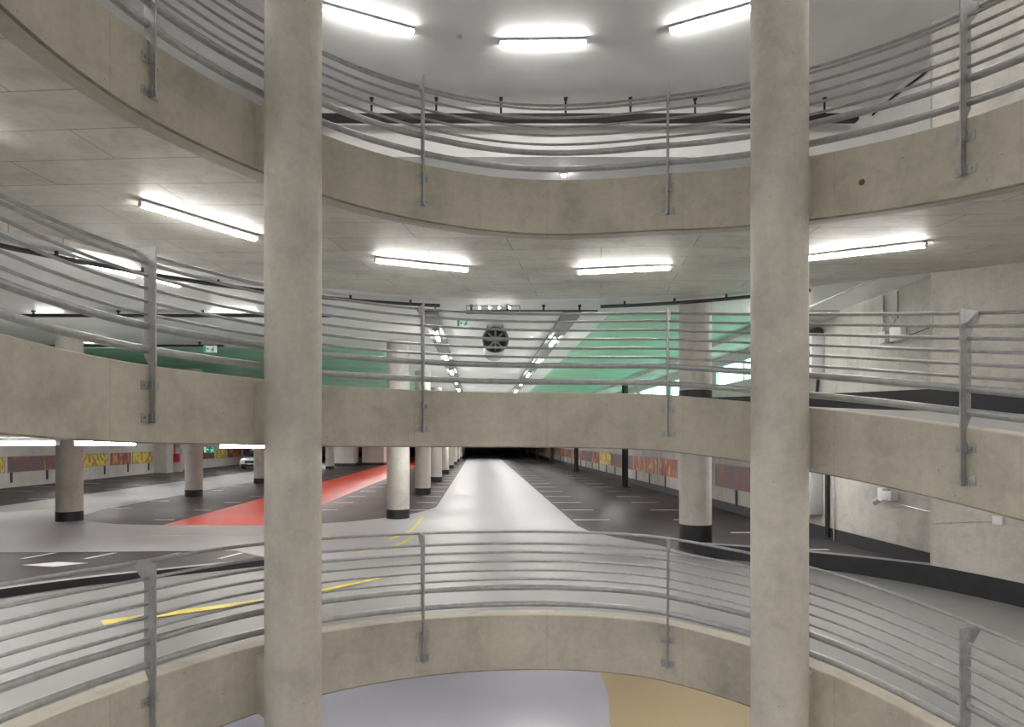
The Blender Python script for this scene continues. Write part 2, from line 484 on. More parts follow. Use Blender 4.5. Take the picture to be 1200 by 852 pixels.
# ------------------------------------------------------------------ floor paint on the lower hall
def sheet(name, polys, mat, z=.004, t=.0035):
    bm = BM()
    for p in polys: prism(bm, p, z - t, z)
    return struct(name, bm, [mat])
AR = [pol(RO + .005, -31 + 53 * i / 40) for i in range(41)]
light = [hall(-17.1, 13.25), hall(-9, 13.3), hall(-5.2, 13.5)] + AR + \
        [hall(3.99, 14.2), hall(3.3, 15.3), hall(2.85, 16.3), hall(2.7, 17.4), hall(2.7, VF - .1), hall(-1.5, VF - .1), hall(-1.5, 22.4),
         hall(-1.7, 21.3), hall(-2.15, 20.2), hall(-2.9, 19.1), hall(-3.7, 18.3), hall(-4.6, 17.8), hall(-5.94, 17.54), hall(-8.7, 17.5), hall(-10.2, 17.75), hall(-11.4, 18.4),
         hall(-12.3, 19.6), hall(-12.8, 21.5), hall(-12.8, 110), hall(-17.1, 110)]
sheet('floor_lane', [light], M['lane'])
sheet('floor_red', [[hall(-8.75, 17.5), hall(-5.75, 17.5), hall(-5.55, 110), hall(-9.2, 110)]], M['red'])
W = .11
lines_glare = []
def hline(u0, u1, v): lines_glare.append([hall(u0, v - W / 2), hall(u1, v - W / 2), hall(u1, v + W / 2), hall(u0, v + W / 2)])
for i in range(34):
    v = 18.7 + 2.6 * i
    hline(2.78, 3.85, v); hline(5.75, 6.75, v)
    if v > 21: hline(-2.35, -1.58, v)
    if v > 19: hline(-5.45, -4.75, v)
    if v > 18.6: hline(-9.6, -9.0, v); hline(-12.72, -12.0, v + .6); hline(-18.0, -17.2, v + 4); hline(-22.4, -20.6, v + 8)
hline(6.4, 7.6, 16.1); hline(6.4, 7.5, 13.6)
for x in (-9.65, -8.4, -7.05, -5.75): lines_glare.append([(x - .10, 12.55), (x, 12.55), (x + .17, 13.2), (x + .07, 13.2)])
lines_glare.append([(-9.2, 11.9), (-8.5, 11.75), (-8.1, 12.1), (-8.75, 12.2)])  # white patch painted for lamp glare on the glossy floor
sheet('floor_lines_glare', lines_glare, M['line'], .008, .003)
def strip(pts, w0, w1=None):
    w1 = w0 if w1 is None else w1
    n = len(pts); a = []; b = []
    for i, p in enumerate(pts):
        d = (Vector(pts[min(i + 1, n - 1)]) - Vector(pts[max(i - 1, 0)])).normalized()
        w = (w0 + (w1 - w0) * i / (n - 1)) / 2
        a.append((p[0] - d.y * w, p[1] + d.x * w)); b.append((p[0] + d.y * w, p[1] - d.x * w))
    return a + b[::-1]
yl = [strip([(-3.2, 13.25), (-2.55, 14.2), (-2.4, 15.3)], .09), strip([(-2.9, 15.0), (-2.62, 16.4), (-2.72, 19.3)], .1, .07),
      strip([(-8.9, 15.6), (-6, 15.6), (-4.2, 15.4)], .06), strip([(-17, 20.0), (-16.0, 21.6), (-15.3, 22.9)], .14)]
sheet('floor_yellow', yl, M['yellow'], .008, .003)

# ------------------------------------------------------------------ spiral ramps
def swirl(bm, L, prof, a0=-180, a1=180, n=180):
    """prof(a) -> closed list of (r, z, material index of the strip to the next point)"""
    rows = []
    for i in range(n + 1):
        a = a0 + (a1 - a0) * i / n
        rows.append([(bm.verts.new((*pol(r, a), z)), mi) for r, z, mi in prof(a)])
    m = len(rows[0])
    for p, q in zip(rows, rows[1:]):
        for k in range(m):
            f = bm.faces.new((p[k][0], q[k][0], q[(k + 1) % m][0], p[(k + 1) % m][0])); f.material_index = p[k][1]
    bm.faces.new([v for v, _ in rows[0]]); bm.faces.new([v for v, _ in rows[-1]][::-1])
RNAME = ['lowest grey spiral ramp, its concrete edge below the bottom railing',
         'middle spiral ramp with curved concrete edge beam at eye level',
         'topmost spiral ramp, its concrete edge beam and board-marked underside overhead']
BW = .26
for L in range(3):
    base = (CX, CY, g(L, 0))
    t = thing('spiral_ramp', RNAME[L], 'ramp', base, 0, 'stacked spiral ramps')
    bm = BM()
    swirl(bm, L, lambda a: [(RI, g(L, a) - TB, 0), (RI, g(L, a) - .012, 0), (RI + .012, g(L, a), 0), (RI + BW, top_z(L, RI + BW, a) + .0, 0), (RI + BW, soffit_z(L, RI + BW, a), 0)])
    obj('edge_beam', bm, M['beam'], t, base)
    bm = BM()  # dark strip put in for the shadow gap at the beam's bottom edge
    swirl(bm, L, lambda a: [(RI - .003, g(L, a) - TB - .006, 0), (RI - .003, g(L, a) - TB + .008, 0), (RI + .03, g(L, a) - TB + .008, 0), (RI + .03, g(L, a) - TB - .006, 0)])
    obj('shadow_gap_strip', bm, M['shadowgap'], t, base)['label'] = 'thin brown strip painted for the shadow gap under the beam'
    bm = BM()
    rs = [RI + BW + (RO - RI - BW) * k / 8 for k in range(9)]
    swirl(bm, L, lambda a: [(r, top_z(L, r, a) - .006, 0) for r in rs] + [(r, soffit_z(L, r, a) + .02, 1) for r in rs[::-1]])
    obj('road_slab', bm, [M['rampfloor'], M['soffit']], t, base)
    if L == 0:
        bm = BM()
        pts = [(-5.04, 7.79), (-4.7, 8.08), (-4.1, 8.62), (-3.5, 9.14), (-2.95, 9.75), (-2.45, 10.4), (-2.0, 11.05)]
        s2 = strip(pts, .30, .05)
        def rz(p):
            dx, dy = p[0] - CX, p[1] - CY
            return top_z(0, math.hypot(dx, dy), math.degrees(math.atan2(dx, dy))) + .006
        k = len(pts)
        for i in range(k - 1):
            quad(bm, [(*q, rz(q)) for q in (s2[i], s2[i + 1], s2[-2 - i], s2[-1 - i])])
        y = obj('yellow_line', bm, M['yellow'], t, base, None); y['label'] = 'yellow painted guide line'
    if L == 2:
        bm = BM(); x, y = pol(RI, 53.6); x2, y2 = pol(RI - .012, 53.6); z = g(2, 53.6) - .40
        cyl(bm, (x, y, z), (x2, y2, z), .032, n=16)
        p = obj('plug', bm, M['rust'], t, base); p['label'] = 'small rusty round plug'

# ------------------------------------------------------------------ kerbs
def kerb(label, L, a0, a1, zt, r0=RO - .02, r1=RO + .2):
    t = thing('kerb', label, 'kerb', (*pol(r1, (a0 + a1) / 2), outer(L, (a0 + a1) / 2)))
    bm = BM(); n = 24; rows = []
    for i in range(n + 1):
        a = a0 + (a1 - a0) * i / n; zb = outer(L, a) - .06
        rows.append([bm.verts.new((*pol(r, a), z)) for r, z in ((r0, zb), (r0, zt(a)), (r1, zt(a)), (r1, zb))])
    for p, q in zip(rows, rows[1:]):
        for k in range(4):
            f = bm.faces.new((p[k], q[k], q[(k + 1) % 4], p[(k + 1) % 4])); f.material_index = 1 if k == 1 else 0
    bm.faces.new(rows[0]); bm.faces.new(rows[-1][::-1])
    obj('kerb_body', bm, [M['black'], M['kerbtop']], t, t.location)
kerb('long black kerb beside the lowest ramp, right of the round column', 0, 21, 46.46, lambda a: .26)
kerb('black kerb beside the middle ramp, behind the railing on the right', 1, 21, 46.46, lambda a: H + .26)
kerb('thin black kerb along the outer left edge of the lowest ramp', 0, -74, -33, lambda a: outer(0, a) + .12, RO - .02, RO + .14)

# ------------------------------------------------------------------ guard railings
post_prof = [(-.09, -.545), (-.09, 1.10), (.215, 1.10), (.215, 1.065), (.06, .90), (.06, .10), (-.012, -.03), (-.012, -.545)]
def post_mesh():
    bm = BM(); T = .013
    for s in (-T / 2, T / 2): pass
    lo = [bm.verts.new((-T / 2, r, z)) for r, z in post_prof]; hi = [bm.verts.new((T / 2, r, z)) for r, z in post_prof]
    bm.faces.new(hi); bm.faces.new(lo[::-1]); n = len(lo)
    for i in range(n): bm.faces.new((lo[i], lo[(i + 1) % n], hi[(i + 1) % n], hi[i]))
    return bm
def clip_mesh(side):
    bm = BM()
    box(bm, (side * .048, -.006, 0), (.085, .010, .085), bev=.002)
    box(bm, (side * .013, -.03, 0), (.010, .055, .085), bev=.002)
    cyl(bm, (side * .055, -.01, 0), (side * .055, -.034, 0), .014, n=6)
    cyl(bm, (side * .055, -.01, 0), (side * .055, -.016, 0), .022, n=16)
    return bm
PM = None
RAILS = [(.145, .038, .02), (.365, .038, .02), (.475, .0165, .02), (.595, .0165, .02), (.715, .0165, .02), (.835, .0165, .02), (.95, .0165, .02), (1.085, .0185, .185)]
RLAB = ['galvanised tube railing along the lowest ramp at the bottom', 'galvanised tube railing along the middle ramp at eye level', 'galvanised tube railing along the topmost ramp']
me_cache = {}
for L in range(3):
    base = (CX, CY, g(L, 0))
    t = thing('guard_railing', RLAB[L], 'railing', base, 0, 'curved railings round the open well')
    for h, r, dr in RAILS:
        bm = BM()
        tube(bm, [(*pol(RI + dr, a), g(L, a) + h) for a in [-114 + 2 * i for i in range(115)]], r, 12 if r > .03 else 8)
        obj('rail', bm, M['steel'], t, base)
    for i in range(6):
        a = -112.5 + 45 * i
        x, y = pol(RI, a)
        if 'post' not in me_cache:
            p = obj('post', post_mesh(), M['steel'], t, smooth_deg=None); me_cache['post'] = p.data
        else:
            p = bpy.data.objects.new('post', me_cache['post']); COL.objects.link(p); p.parent = t
        p.location = Vector((x, y, g(L, a))) - Vector(base); p.rotation_euler = (0, 0, -R_(a))
        for zc_ in (-.19, -.495):
            for side in (-1, 1):
                key = 'clip%d' % side
                if key not in me_cache:
                    c = obj('bracket', clip_mesh(side), M['steel'], p); me_cache[key] = c.data
                else:
                    c = bpy.data.objects.new('bracket', me_cache[key]); COL.objects.link(c); c.parent = p
                c.location = (0, -.002, zc_)

# ------------------------------------------------------------------ columns
def big_column(label, x, y, r, a):
    t = thing('concrete_column', label, 'column', (x, y, -2.95), 0, 'tall columns in the well')
    bm = BM()
    cyl(bm, (x, y, -2.95), (x, y, 9.35), r, n=64)
    obj('shaft', bm, M['column'], t, t.location)
    for L in range(3):
        bm = BM(); ang = math.degrees(math.atan2(x - CX, y - CY)); rc = math.hypot(x - CX, y - CY)
        zt, zb = g(L, ang) - .07, g(L, ang) - TB + .02
        mx = Matrix.Translation((CX, CY, 0)) @ Matrix.Rotation(-R_(ang), 4, 'Z')
        box(bm, (0, (rc + RI + .02) / 2, (zt + zb) / 2), (.44, RI + .02 - rc, zt - zb), mat=mx)
        obj('corbel', bm, M['beam'], t, t.location)
    return t
big_column('tall round concrete column standing in the well on the left', -2.343, 6.79, .292, -48)
big_column('tall round concrete column standing in the well on the right', 2.965, 7.03, .300, 43)

def hall_column(label, u, v, z0, r=.34, bandh=.28, group=None, h=H - SL):
    x, y = hall(u, v)
    t = thing('round_column', label, 'column', (x, y, z0), 0, group)
    bm = BM(); cyl(bm, (0, 0, bandh), (0, 0, h), r, n=40); obj('shaft', bm, M['hallcol'], t)
    bm = BM(); cyl(bm, (0, 0, 0), (0, 0, bandh), r + .006, n=40); obj('base_band', bm, M['black'], t)['label'] = 'black painted base band'
    CH[t.name] = kids(t)
    return t
G1, G2 = 'columns beside the grey lane', 'columns between the left lane and the red lane'
c0 = None
for k in range(10):
    v = 19.17 + 8.45 * k
    lab = '%s round column of the row left of the central grey lane, lower hall' % ORD[k]
    if c0 is None: c0 = hall_column(lab, -2.45, v, 0, group=G1)
    else: dup(c0, (*hall(-2.45, v), 0), (0, 0, 0), lab, G1)
for k in range(5):
    v = 18.56 + 8.1 * k
    dup(c0, (*hall(-12.0, v), 0), (0, 0, 0), '%s round column of the row left of the red lane, lower hall' % ORD[k], G2)
for k in range(3):
    dup(c0, (*hall(-2.45, 19.17 + 8.45 * k), H), (0, 0, 0), '%s round column left of the lane in the upper hall' % ORD[k], 'upper hall columns')
for k in range(2):
    dup(c0, (*hall(-12.0, 18.56 + 8.1 * k), H), (0, 0, 0), '%s round column on the far left of the upper hall' % ORD[k], 'upper hall columns')
hall_column('round column with tall black base at the right of the lower hall', 4.80, 14.07, 0, .35, .5)
hall_column('round column at the right of the upper hall, seen through the middle railing', 4.80, 14.07, H, .35, .5)
# black steel posts on the right
for k in range(7):
    v = 31.7 + 15.9 * k
    x, y = hall(7.3, v)
    t = thing('steel_post', '%s black steel post of the row before the right wall murals' % ORD[k], 'post', (x, y, 0), 0, 'black posts by the right wall')
    bm = BM(); box(bm, (0, 0, 1.2), (.12, .30, 2.4), RZ)
    box(bm, (0, 0, 1.2), (.30, .05, 2.4), RZ); obj('shaft', bm, M['black'], t, smooth_deg=None)
    bm = BM(); box(bm, (0, 0, .012), (.42, .42, .024), RZ); obj('base_plate', bm, M['black'], t, smooth_deg=None)
t = thing('steel_post', 'black steel post in the upper hall, seen left of the windows', 'post', (*hall(7.3, 31.7), H))
bm = BM(); box(bm, (0, 0, 1.2), (.12, .30, 2.4), RZ); box(bm, (0, 0, 1.2), (.30, .05, 2.4), RZ); obj('shaft', bm, M['black'], t, smooth_deg=None)
bm = BM(); box(bm, (0, 0, .012), (.42, .42, .024), RZ); obj('base_plate', bm, M['black'], t, smooth_deg=None)

# stair core far left and a pier by the left wall
for nm, u0, u1, v0_, v1_, m in (('wall_core', -13.2, -11.4, 57.5, 60, 'hallwall'), ('wall_core_red', -11.0, -8.95, 59.5, 62, 'hallwall')):
    bm = BM(); prism(bm, [hall(u0, v0_), hall(u1, v0_), hall(u1, v1_), hall(u0, v1_)], .25, H - SL, 0, 0, 0)
    prism(bm, [hall(u0 - .01, v0_ - .01), hall(u1 + .01, v0_ - .01), hall(u1 + .01, v1_), hall(u0 - .01, v1_)], 0, .25, 1, 1, 1)
    struct(nm, bm, [M[m], M['black']])
bm = BM(); prism(bm, [hall(UL, 45.4), hall(-22.4, 45.4), hall(-22.4, 46.4), hall(UL, 46.4)], 0, H - SL); struct('wall_pier', bm, [M['hallwall']])
bm = BM(); prism(bm, [hall(UL - .01, 46.6), hall(UL + .06, 46.6), hall(UL + .06, 49.2), hall(UL - .01, 49.2)], 0, 2.3); struct('door_1', bm, [M['beamgrey']])

# ------------------------------------------------------------------ murals and bumper strips on the walls
def panel(u, v, ln, mat, label, group, side):
    x, y = hall(u, v)
    t = thing('mural_panel', label, 'mural', (x, y, .76), RZ, group)
    bm = BM(); box(bm, (0, 0, .385), (.02, ln, .77)); o = obj('picture', bm, mat, t, smooth_deg=None)
    bm = BM()
    for zz in (.0, .77): box(bm, (0, 0, zz), (.035, ln + .03, .025))
    for yy in (-ln / 2, ln / 2): box(bm, (0, yy, .385), (.035, .025, .79))
    obj('frame', bm, M['beamgrey'], t, smooth_deg=None)
cy_ = ['a', 'b', 'a', 'a', 'b', 'c', 'a', 'b']
dn = {'a': 'red and orange', 'b': 'dark purple', 'c': 'yellow'}
v = 17.0
k = 0
while v < 110 and k < 26:
    ln = (5.2, 3.6, 2.6, 4.4)[k % 4]
    m = 'b' if k in (0, 4) else 'a' if k in (1, 2, 3) else cy_[k % 8]
    panel(UR - .015, v + ln / 2, ln, M['mural_' + m], '%s mural panel on the right wall, %s along from the viewer' % (dn[m], ORD[k]), 'right wall murals', 1)
    v += ln + .35; k += 1
for k, (va, ln, m) in enumerate([(24, 3.2, 'a'), (27.4, 2.6, 'a'), (30.3, .8, 'c'), (31.3, 3.9, 'b'), (35.5, 1.2, 'b'), (36.9, 2.9, 'c'), (40.0, 2.3, 'a'), (42.6, 2.6, 'c'), (51.5, 4.2, 'b'), (56.1, 2.2, 'c'), (58.6, 3.5, 'a'), (62.5, 4, 'b')]):
    panel(UL + .015, va + ln / 2, ln, M['mural_' + m], '%s mural panel on the left wall, %s along from the viewer' % (dn[m], ORD[k]), 'left wall murals', 0)
bm = BM(); box(bm, (0, 0, .26), (.035, .13, .52), bev=.008)
b0 = tag(obj('wall_bumper', bm, M['rubber']), 'black rubber strip', 'bumper'); CH[b0.name] = []
for k in range(24):
    loc = (*hall(UR - .02, 17.8 + 2.6 * k), .24); lab = '%s black rubber strip below the right wall murals' % ORD[k]
    if k == 0: b0.location = loc; b0.rotation_euler = (0, 0, RZ); b0['label'] = lab; b0['group'] = 'right wall bumper strips'
    else: dup(b0, loc, (0, 0, RZ), lab, 'right wall bumper strips')
for k in range(9):
    dup(b0, (*hall(UL + .02, 26.3 + 2.62 * k), .24), (0, 0, RZ), '%s black rubber strip below the left wall murals' % ORD[k], 'left wall bumper strips')

# ------------------------------------------------------------------ tube lights
DR = .014
LT = thing('ceiling_light', 'tube light', 'light')
bm = BM(); box(bm, (0, 0, -.014 - DR), (1.53, .13, .028), bev=.008)
for s in (-.5, .5): box(bm, (s, 0, -DR / 2), (.05, .04, DR + .006))
for s in (-1, 1): box(bm, (s * .755, 0, -.045 - DR), (.025, .085, .06), bev=.006)
obj('housing', bm, M['housing'], LT)
bm = BM(); box(bm, (0, 0, -.049 - DR), (1.49, .085, .044), bev=.016); obj('diffuser', bm, M['tube'], LT)
CH[LT.name] = kids(LT)
first = [True]
def light_at(loc, rot, label, group, scale=None):
    if first[0]:
        first[0] = False
        LT.location = loc; LT.rotation_euler = rot; LT['label'] = label; LT['group'] = group
        if scale: LT.scale = scale
    else: dup(LT, loc, rot, label, group, scale)
names_mid = {0: 'tube light under the topmost ramp, far left near the left column', 1: 'tube light under the topmost ramp, just right of the left column',
             2: 'tube light under the topmost ramp, just left of the right column', 3: 'tube light under the topmost ramp, right of the right column'}
for L in (2, 1, 0):
    for j, a in enumerate([-47.5, -17.5, 13.0, 45.0, 76, 107, 138, 169, -162, -135, -106, -77]):
        if L == 1 and j == 0: continue
        r = 6.25; x, y = pol(r, a); z = soffit_z(L, r, a) + .02
        slope = (soffit_z(L, r, a + 3) - soffit_z(L, r, a - 3)) / (2 * r * R_(3)) if abs(a) < 165 else 0
        lev = ('lowest', 'middle', 'topmost')[L]
        lab = names_mid[j] if L == 2 and j < 4 else 'tube light under the %s ramp, hidden behind the edge beam or the viewpoint' % lev
        light_at((x, y, z + (DR if L == 1 else 0)), (0, -math.atan(slope), -R_(a)), lab, 'lights under the %s ramp' % lev)
for j, a in enumerate([-24.4, 1, 25.7] + [51 + 25.3 * i for i in range(11)]):
    x, y = pol(6.75, a)
    lab = ('left', 'middle', 'right')[j] + ' of the three tube lights on the top ceiling' if j < 3 else 'tube light on the top ceiling outside the view'
    light_at((x, y, 9.35), (0, 0, -R_(a)), lab, 'lights on the top ceiling')
HR = PI / 2 + RZ
for k in range(14):
    for u, nm in ((-1.15, 'left'), (2.15, 'right')):
        v = 17.3 + 4.6 * k + (0 if nm == 'left' else 1.0)
        light_at((*hall(u, v), 2 * H - SL - .1), (0, 0, HR), '%s tube light of the %s row over the upper hall lane' % (ORD[k], nm), 'upper hall lane lights')
for k in range(12):
    v = 16.2 + 5.2 * k
    for u, nm in ((-1.1, 'left'), (2.3, 'right')):
        light_at((*hall(u, v + 2), H - SL + DR), (0, 0, RZ), '%s tube light across the %s half of the lower hall grey lane' % (ORD[k], nm), 'lower hall lane lights')
for k in range(9):
    v = 18.5 + 5.2 * k
    light_at((*hall(-7.2, v), H - SL), (0, 0, RZ), '%s tube light over the lower hall red lane' % ORD[k], 'red lane lights')
    light_at((*hall(-15, v + 1.5), H - SL), (0, 0, RZ), '%s tube light over the lower hall left lane' % ORD[k], 'left lane lights')
for k in range(6):
    light_at((*hall(-20, 24 + 6.5 * k), H - SL), (0, 0, HR), '%s tube light over the bays by the left wall, lower hall' % ORD[k], 'left wall lights')
    light_at((*hall(5.6, 17.5 + 8.5 * k), H - SL), (0, 0, HR), '%s tube light over the right hand parking bays, lower hall' % ORD[k], 'right bay lights')
for x, y, rz, sc, lab in ((-8.75, 11.2, -4, 1, 'long tube light at far left below the middle ramp'), (-7.1, 11.1, -4, .75, 'long tube light right of the far left hall column'),
                    (-4.4, 11.0, -4, .9, 'tube light beside the lower green exit sign')):
    light_at((x, y, H - SL - (.03 if sc == .9 else 0)), (0, 0, R_(rz)), lab, 'lights at the left of the lower hall', (sc, 1, 1.8 if sc == .9 else 1.6))
for k in (1, 2):  # added fill lamps, unseen behind the column, to brighten the right wall
    light_at((6.0, 14.4, H * k - SL), (0, 0, PI / 2 - .4), 'added tube light hidden behind the right column in the %s hall' % ('lower', 'upper')[k - 1], 'added lights behind the right column')
for x, y, rz, sc, lab in ((-6.55, 15.0, 0, .72, 'tube light by the left column in the upper hall'), (-10.95, 15.0, 0, .45, 'short tube light at far left of the upper hall, behind the railing'),
                    (-12.6, 15.0, 0, .6, 'tube light cut by the left picture edge, upper hall'), (-12.9, 19.7, 0, .42, 'small tube light far left behind the upper hall cable trays'),
                    (-6.97, 10.85, 72, .75, 'tube light beside the curved cable tray, far left of the upper hall'), (-6.45, 11.75, 72, .45, 'short tube light behind the left railing post')):
    light_at((x, y, 2 * H - SL), (0, 0, R_(rz)), lab, 'lights at the left of the upper hall', (sc, 1, 1))
for k in range(4):  # added lamps, out of sight past the slab edge, to lift the green ceiling
    for q, u in enumerate((-7.5, -14.5)):
        light_at((*hall(u, 39 + 8 * k), 2 * H - SL), (0, 0, RZ), '%s added tube light over the %s green ceiling bay of the upper hall' % (ORD[k], ('nearer', 'farther')[q]), 'added green bay lights')
for k in range(5):
    light_at((*hall(-6.5, 15.5 + 6 * k), 3 * H - SL), (0, 0, RZ), '%s tube light over the left of the top hall' % ORD[k], 'top hall lights')
    light_at((*hall(.6, 17 + 6 * k), 3 * H - SL), (0, 0, RZ), '%s tube light over the top hall' % ORD[k], 'top hall lights')
for k, (x, y) in enumerate([(0.6, 15.2), (-4.5, 14.2), (4.6, 13.6)]):
    light_at((x, y, -SL), (0, 0, 0), 'tube light below the lowest hall floor, hidden by the ramp', 'ground storey lights')

# ------------------------------------------------------------------ trays, conduits, small fittings
def tray_arc(label, r, a0, a1, zf, w=.12, h=.05, hang=8, mat='cable'):
    t = thing('cable_tray', label, 'cable tray', (*pol(r, (a0 + a1) / 2), zf((a0 + a1) / 2)))
    bm = BM(); n = 50; rows = []
    for i in range(n + 1):
        a = a0 + (a1 - a0) * i / n; z = zf(a)
        rows.append([bm.verts.new((*pol(rr, a), zz)) for rr, zz in ((r - w / 2, z), (r - w / 2, z + h), (r + w / 2, z + h), (r + w / 2, z))])
    for p, q in zip(rows, rows[1:]):
        for k in range(4): bm.faces.new((p[k], q[k], q[(k + 1) % 4], p[(k + 1) % 4]))
    bm.faces.new(rows[0]); bm.faces.new(rows[-1][::-1])
    obj('tray', bm, M[mat], t, t.location, None)
    for i in range(hang):
        a = a0 + (a1 - a0) * (i + .5) / hang; x, y = pol(r, a)
        bm = BM(); box(bm, (x, y, zf(a) + .09), (.045, .045, .16), -R_(a)); obj('hanger', bm, M['cable'], t, t.location, None)
    return t
ZC = 2 * H - SL
tray_arc('black cable tray curving under the upper ceiling, left of the lane', 9.55, -72, -12, lambda a: ZC - .12)
tray_arc('black cable tray curving under the upper ceiling towards the right column', 9.55, 9, 34, lambda a: ZC - .12, hang=4)
def straight_tray(label, p0, p1, w, h, n, zc_top, mat='cable', name='cable_tray'):
    mid = (Vector(p0) + Vector(p1)) / 2; d = Vector(p1) - Vector(p0); rz = math.atan2(d.y, d.x)
    t = thing(name, label, 'cable tray', mid)
    bm = BM(); box(bm, (0, 0, 0), (d.length, w, h), rz); obj('tray', bm, M[mat], t, smooth_deg=None)
    for i in range(n):
        q = Vector(p0) + d * ((i + .5) / n) - mid
        hh = zc_top - mid.z - h / 2
        bm = BM(); cyl(bm, (q.x, q.y, h / 2), (q.x, q.y, h / 2 + hh), .022, n=8); box(bm, (q.x, q.y, h / 2 + hh - .02), (.07, .07, .04)); obj('hanger', bm, M['cable'], t, smooth_deg=None)
    return t
straight_tray('long black cable tray under the top ceiling before the white beam', (-7.5, 12.95, 8.93), (7.05, 12.95, 8.93), .16, .13, 11, 9.35)
straight_tray('thin black conduit across the upper hall ceiling behind the middle railing', (-2.1, 14.05, ZC - .13), (1.9, 14.05, ZC - .13), .05, .03, 5, ZC)
straight_tray('black cable tray across the far left of the upper hall ceiling', (-14, 14.65, ZC - .12), (-4.2, 14.65, ZC - .12), .16, .05, 5, ZC)
straight_tray('black cable tray further back on the left of the upper hall', (-14.5, 19.3, ZC - .12), (-8.8, 19.3, ZC - .12), .16, .05, 4, ZC)
for u, nm in ((-1.15, 'left'), (2.15, 'right')):
    straight_tray('long grey cable tray carrying the %s light row of the upper hall' % nm, (*hall(u, 14.6), ZC - .065), (*hall(u, 90), ZC - .065), .42, .06, 8, ZC, 'beamgrey')

def pipe(label, pts, r=.016, mat='pipe', name='conduit', clips=()):
    mid = Vector(pts[len(pts) // 2])
    t = thing(name, label, 'pipe', mid)
    bm = BM(); tube(bm, pts, r, 8); obj('tube', bm, M[mat], t, mid)
    for c in clips:
        bm = BM(); box(bm, c, (.07, .07, .05), RZ); obj('clip', bm, M[mat], t, mid, None)
def wp(v, z, off=.04): return (*hall(UR - off, v), z)
pipe('pale conduit running diagonally under the upper ceiling, right of the right column', [(6.42, 14.9, 5.23), (6.44, 13, 5.23), (6.46, 11.0, 5.23)], .022)
pipe('white vertical conduit on the upper right wall above the junction boxes', [wp(12.95, 5.3), wp(12.95, 4.35)], .022, 'pipe', clips=[wp(12.95, 5.0, .03)])
pipe('dark vertical conduit on the upper right wall beside the white one', [wp(12.5, 5.3), wp(12.5, 4.75)], .014, 'beamgrey')
pipe('thin black cable across the upper right wall', [wp(12.7, 4.30), wp(12.2, 4.36), wp(11.6, 4.42), wp(10.9, 4.46)], .008, 'cable')
pipe('black cable riser with clips on the lower right wall', [wp(15.0, 0.05, .06), wp(15.0, 2.35, .06)], .05, 'cable', clips=[wp(15.0, z, .06) for z in (.2, .75, 1.05, 1.35, 1.65)])
pipe('thin steel pipe beside the black riser on the lower right wall', [wp(14.75, 0.0, .04), wp(14.75, 2.35, .04)], .015)
pipe('thin conduit leaving the small white boxes, lower right wall', [wp(12.6, 1.10), wp(11.8, 1.05), wp(10.85, 1.01)], .014)
pipe('thin pale conduit to the small junction box on the curved right wall', [(*pol(RO - .03, a), .98 + .022 * (a - 47)) for a in (46.8, 48, 50, 51.8)], .014)
pipe('black cable running along the top edge of the upper right wall', [wp(13.4, 9.18), wp(12.6, 9.20), wp(11.8, 9.16), wp(11.2, 9.22), (7.35, 10.4, 9.2), (7.5, 10.0, 9.26)], .022, 'cable')
x, y = pol(RO - .05, 52.2)
t = thing('junction_box', 'small white junction box at the conduit end on the curved right wall', 'box', (x, y, 1.03), -R_(52))
bm = BM(); box(bm, (0, 0, .07), (.14, .07, .14), bev=.012); obj('body', bm, M['boxw'], t)
bm = BM(); box(bm, (0, -.04, .07), (.12, .02, .12), bev=.006); obj('lid', bm, M['boxw'], t)
t = thing('security_light', 'small white emergency light unit with lamp on the lower right wall', 'light', wp(12.75, 1.12, .09), RZ)
bm = BM(); box(bm, (0, .14, .13), (.12, .16, .26), bev=.012); box(bm, (0, -.10, .12), (.16, .26, .18), bev=.012); obj('body', bm, M['boxw'], t)
bm = BM(); cyl(bm, (-.02, .22, .02), (-.09, .30, -.06), .05, .06, n=16); obj('lamp_head', bm, M['box'], t)
t = thing('junction_box', 'cluster of white junction boxes on the upper right wall', 'box', wp(12.6, 4.33, .08), RZ)
bm = BM(); box(bm, (0, .25, .10), (.12, .22, .24), bev=.012); obj('body', bm, M['box'], t)
bm = BM(); box(bm, (0, -.16, .12), (.12, .34, .28), bev=.012); obj('lid', bm, M['boxw'], t)
bm = BM(); tube(bm, [(0, .3, .2), (-.02, .22, .45), (0, .1, .5), (0, -.05, .35), (0, -.1, .42)], .012, 6); obj('cable', bm, M['pipe'], t)

def cabinet(label, v, z, ly, hz, cover):
    t = thing('electrical_cabinet', label, 'cabinet', wp(v, z, .16), RZ)
    bm = BM(); box(bm, (0, 0, hz / 2), (.30, ly, hz), bev=.01); obj('body', bm, M['box'], t)
    bm = BM(); box(bm, (-.158, 0, hz / 2), (.02, ly - .06, hz - .06), bev=.004); d = obj('door', bm, M['boxw'] if cover else M['box'], t)
    bm = BM(); box(bm, (-.175, -ly * .4, hz / 2), (.02, .03, .14), bev=.004); obj('handle', bm, M['rubber'], d)
    if cover:
        bm = BM(); cyl(bm, (0, -ly / 2 + .02, hz + .02), (0, ly / 2 - .02, hz + .02), .15, n=20); obj('cover', bm, M['rubber'], t)
        bm = BM(); box(bm, (.1, -.35, -.2), (.05, .06, .42), mat=Matrix.Rotation(.12, 4, 'X')); obj('strut', bm, M['rubber'], t)
cabinet('light grey cabinet with black cover on the upper right wall', 15.75, 3.95, 1.1, .95, True)
cabinet('grey electrical cabinet on the lower right wall behind the right column', 15.75, .55, .9, 1.05, False)

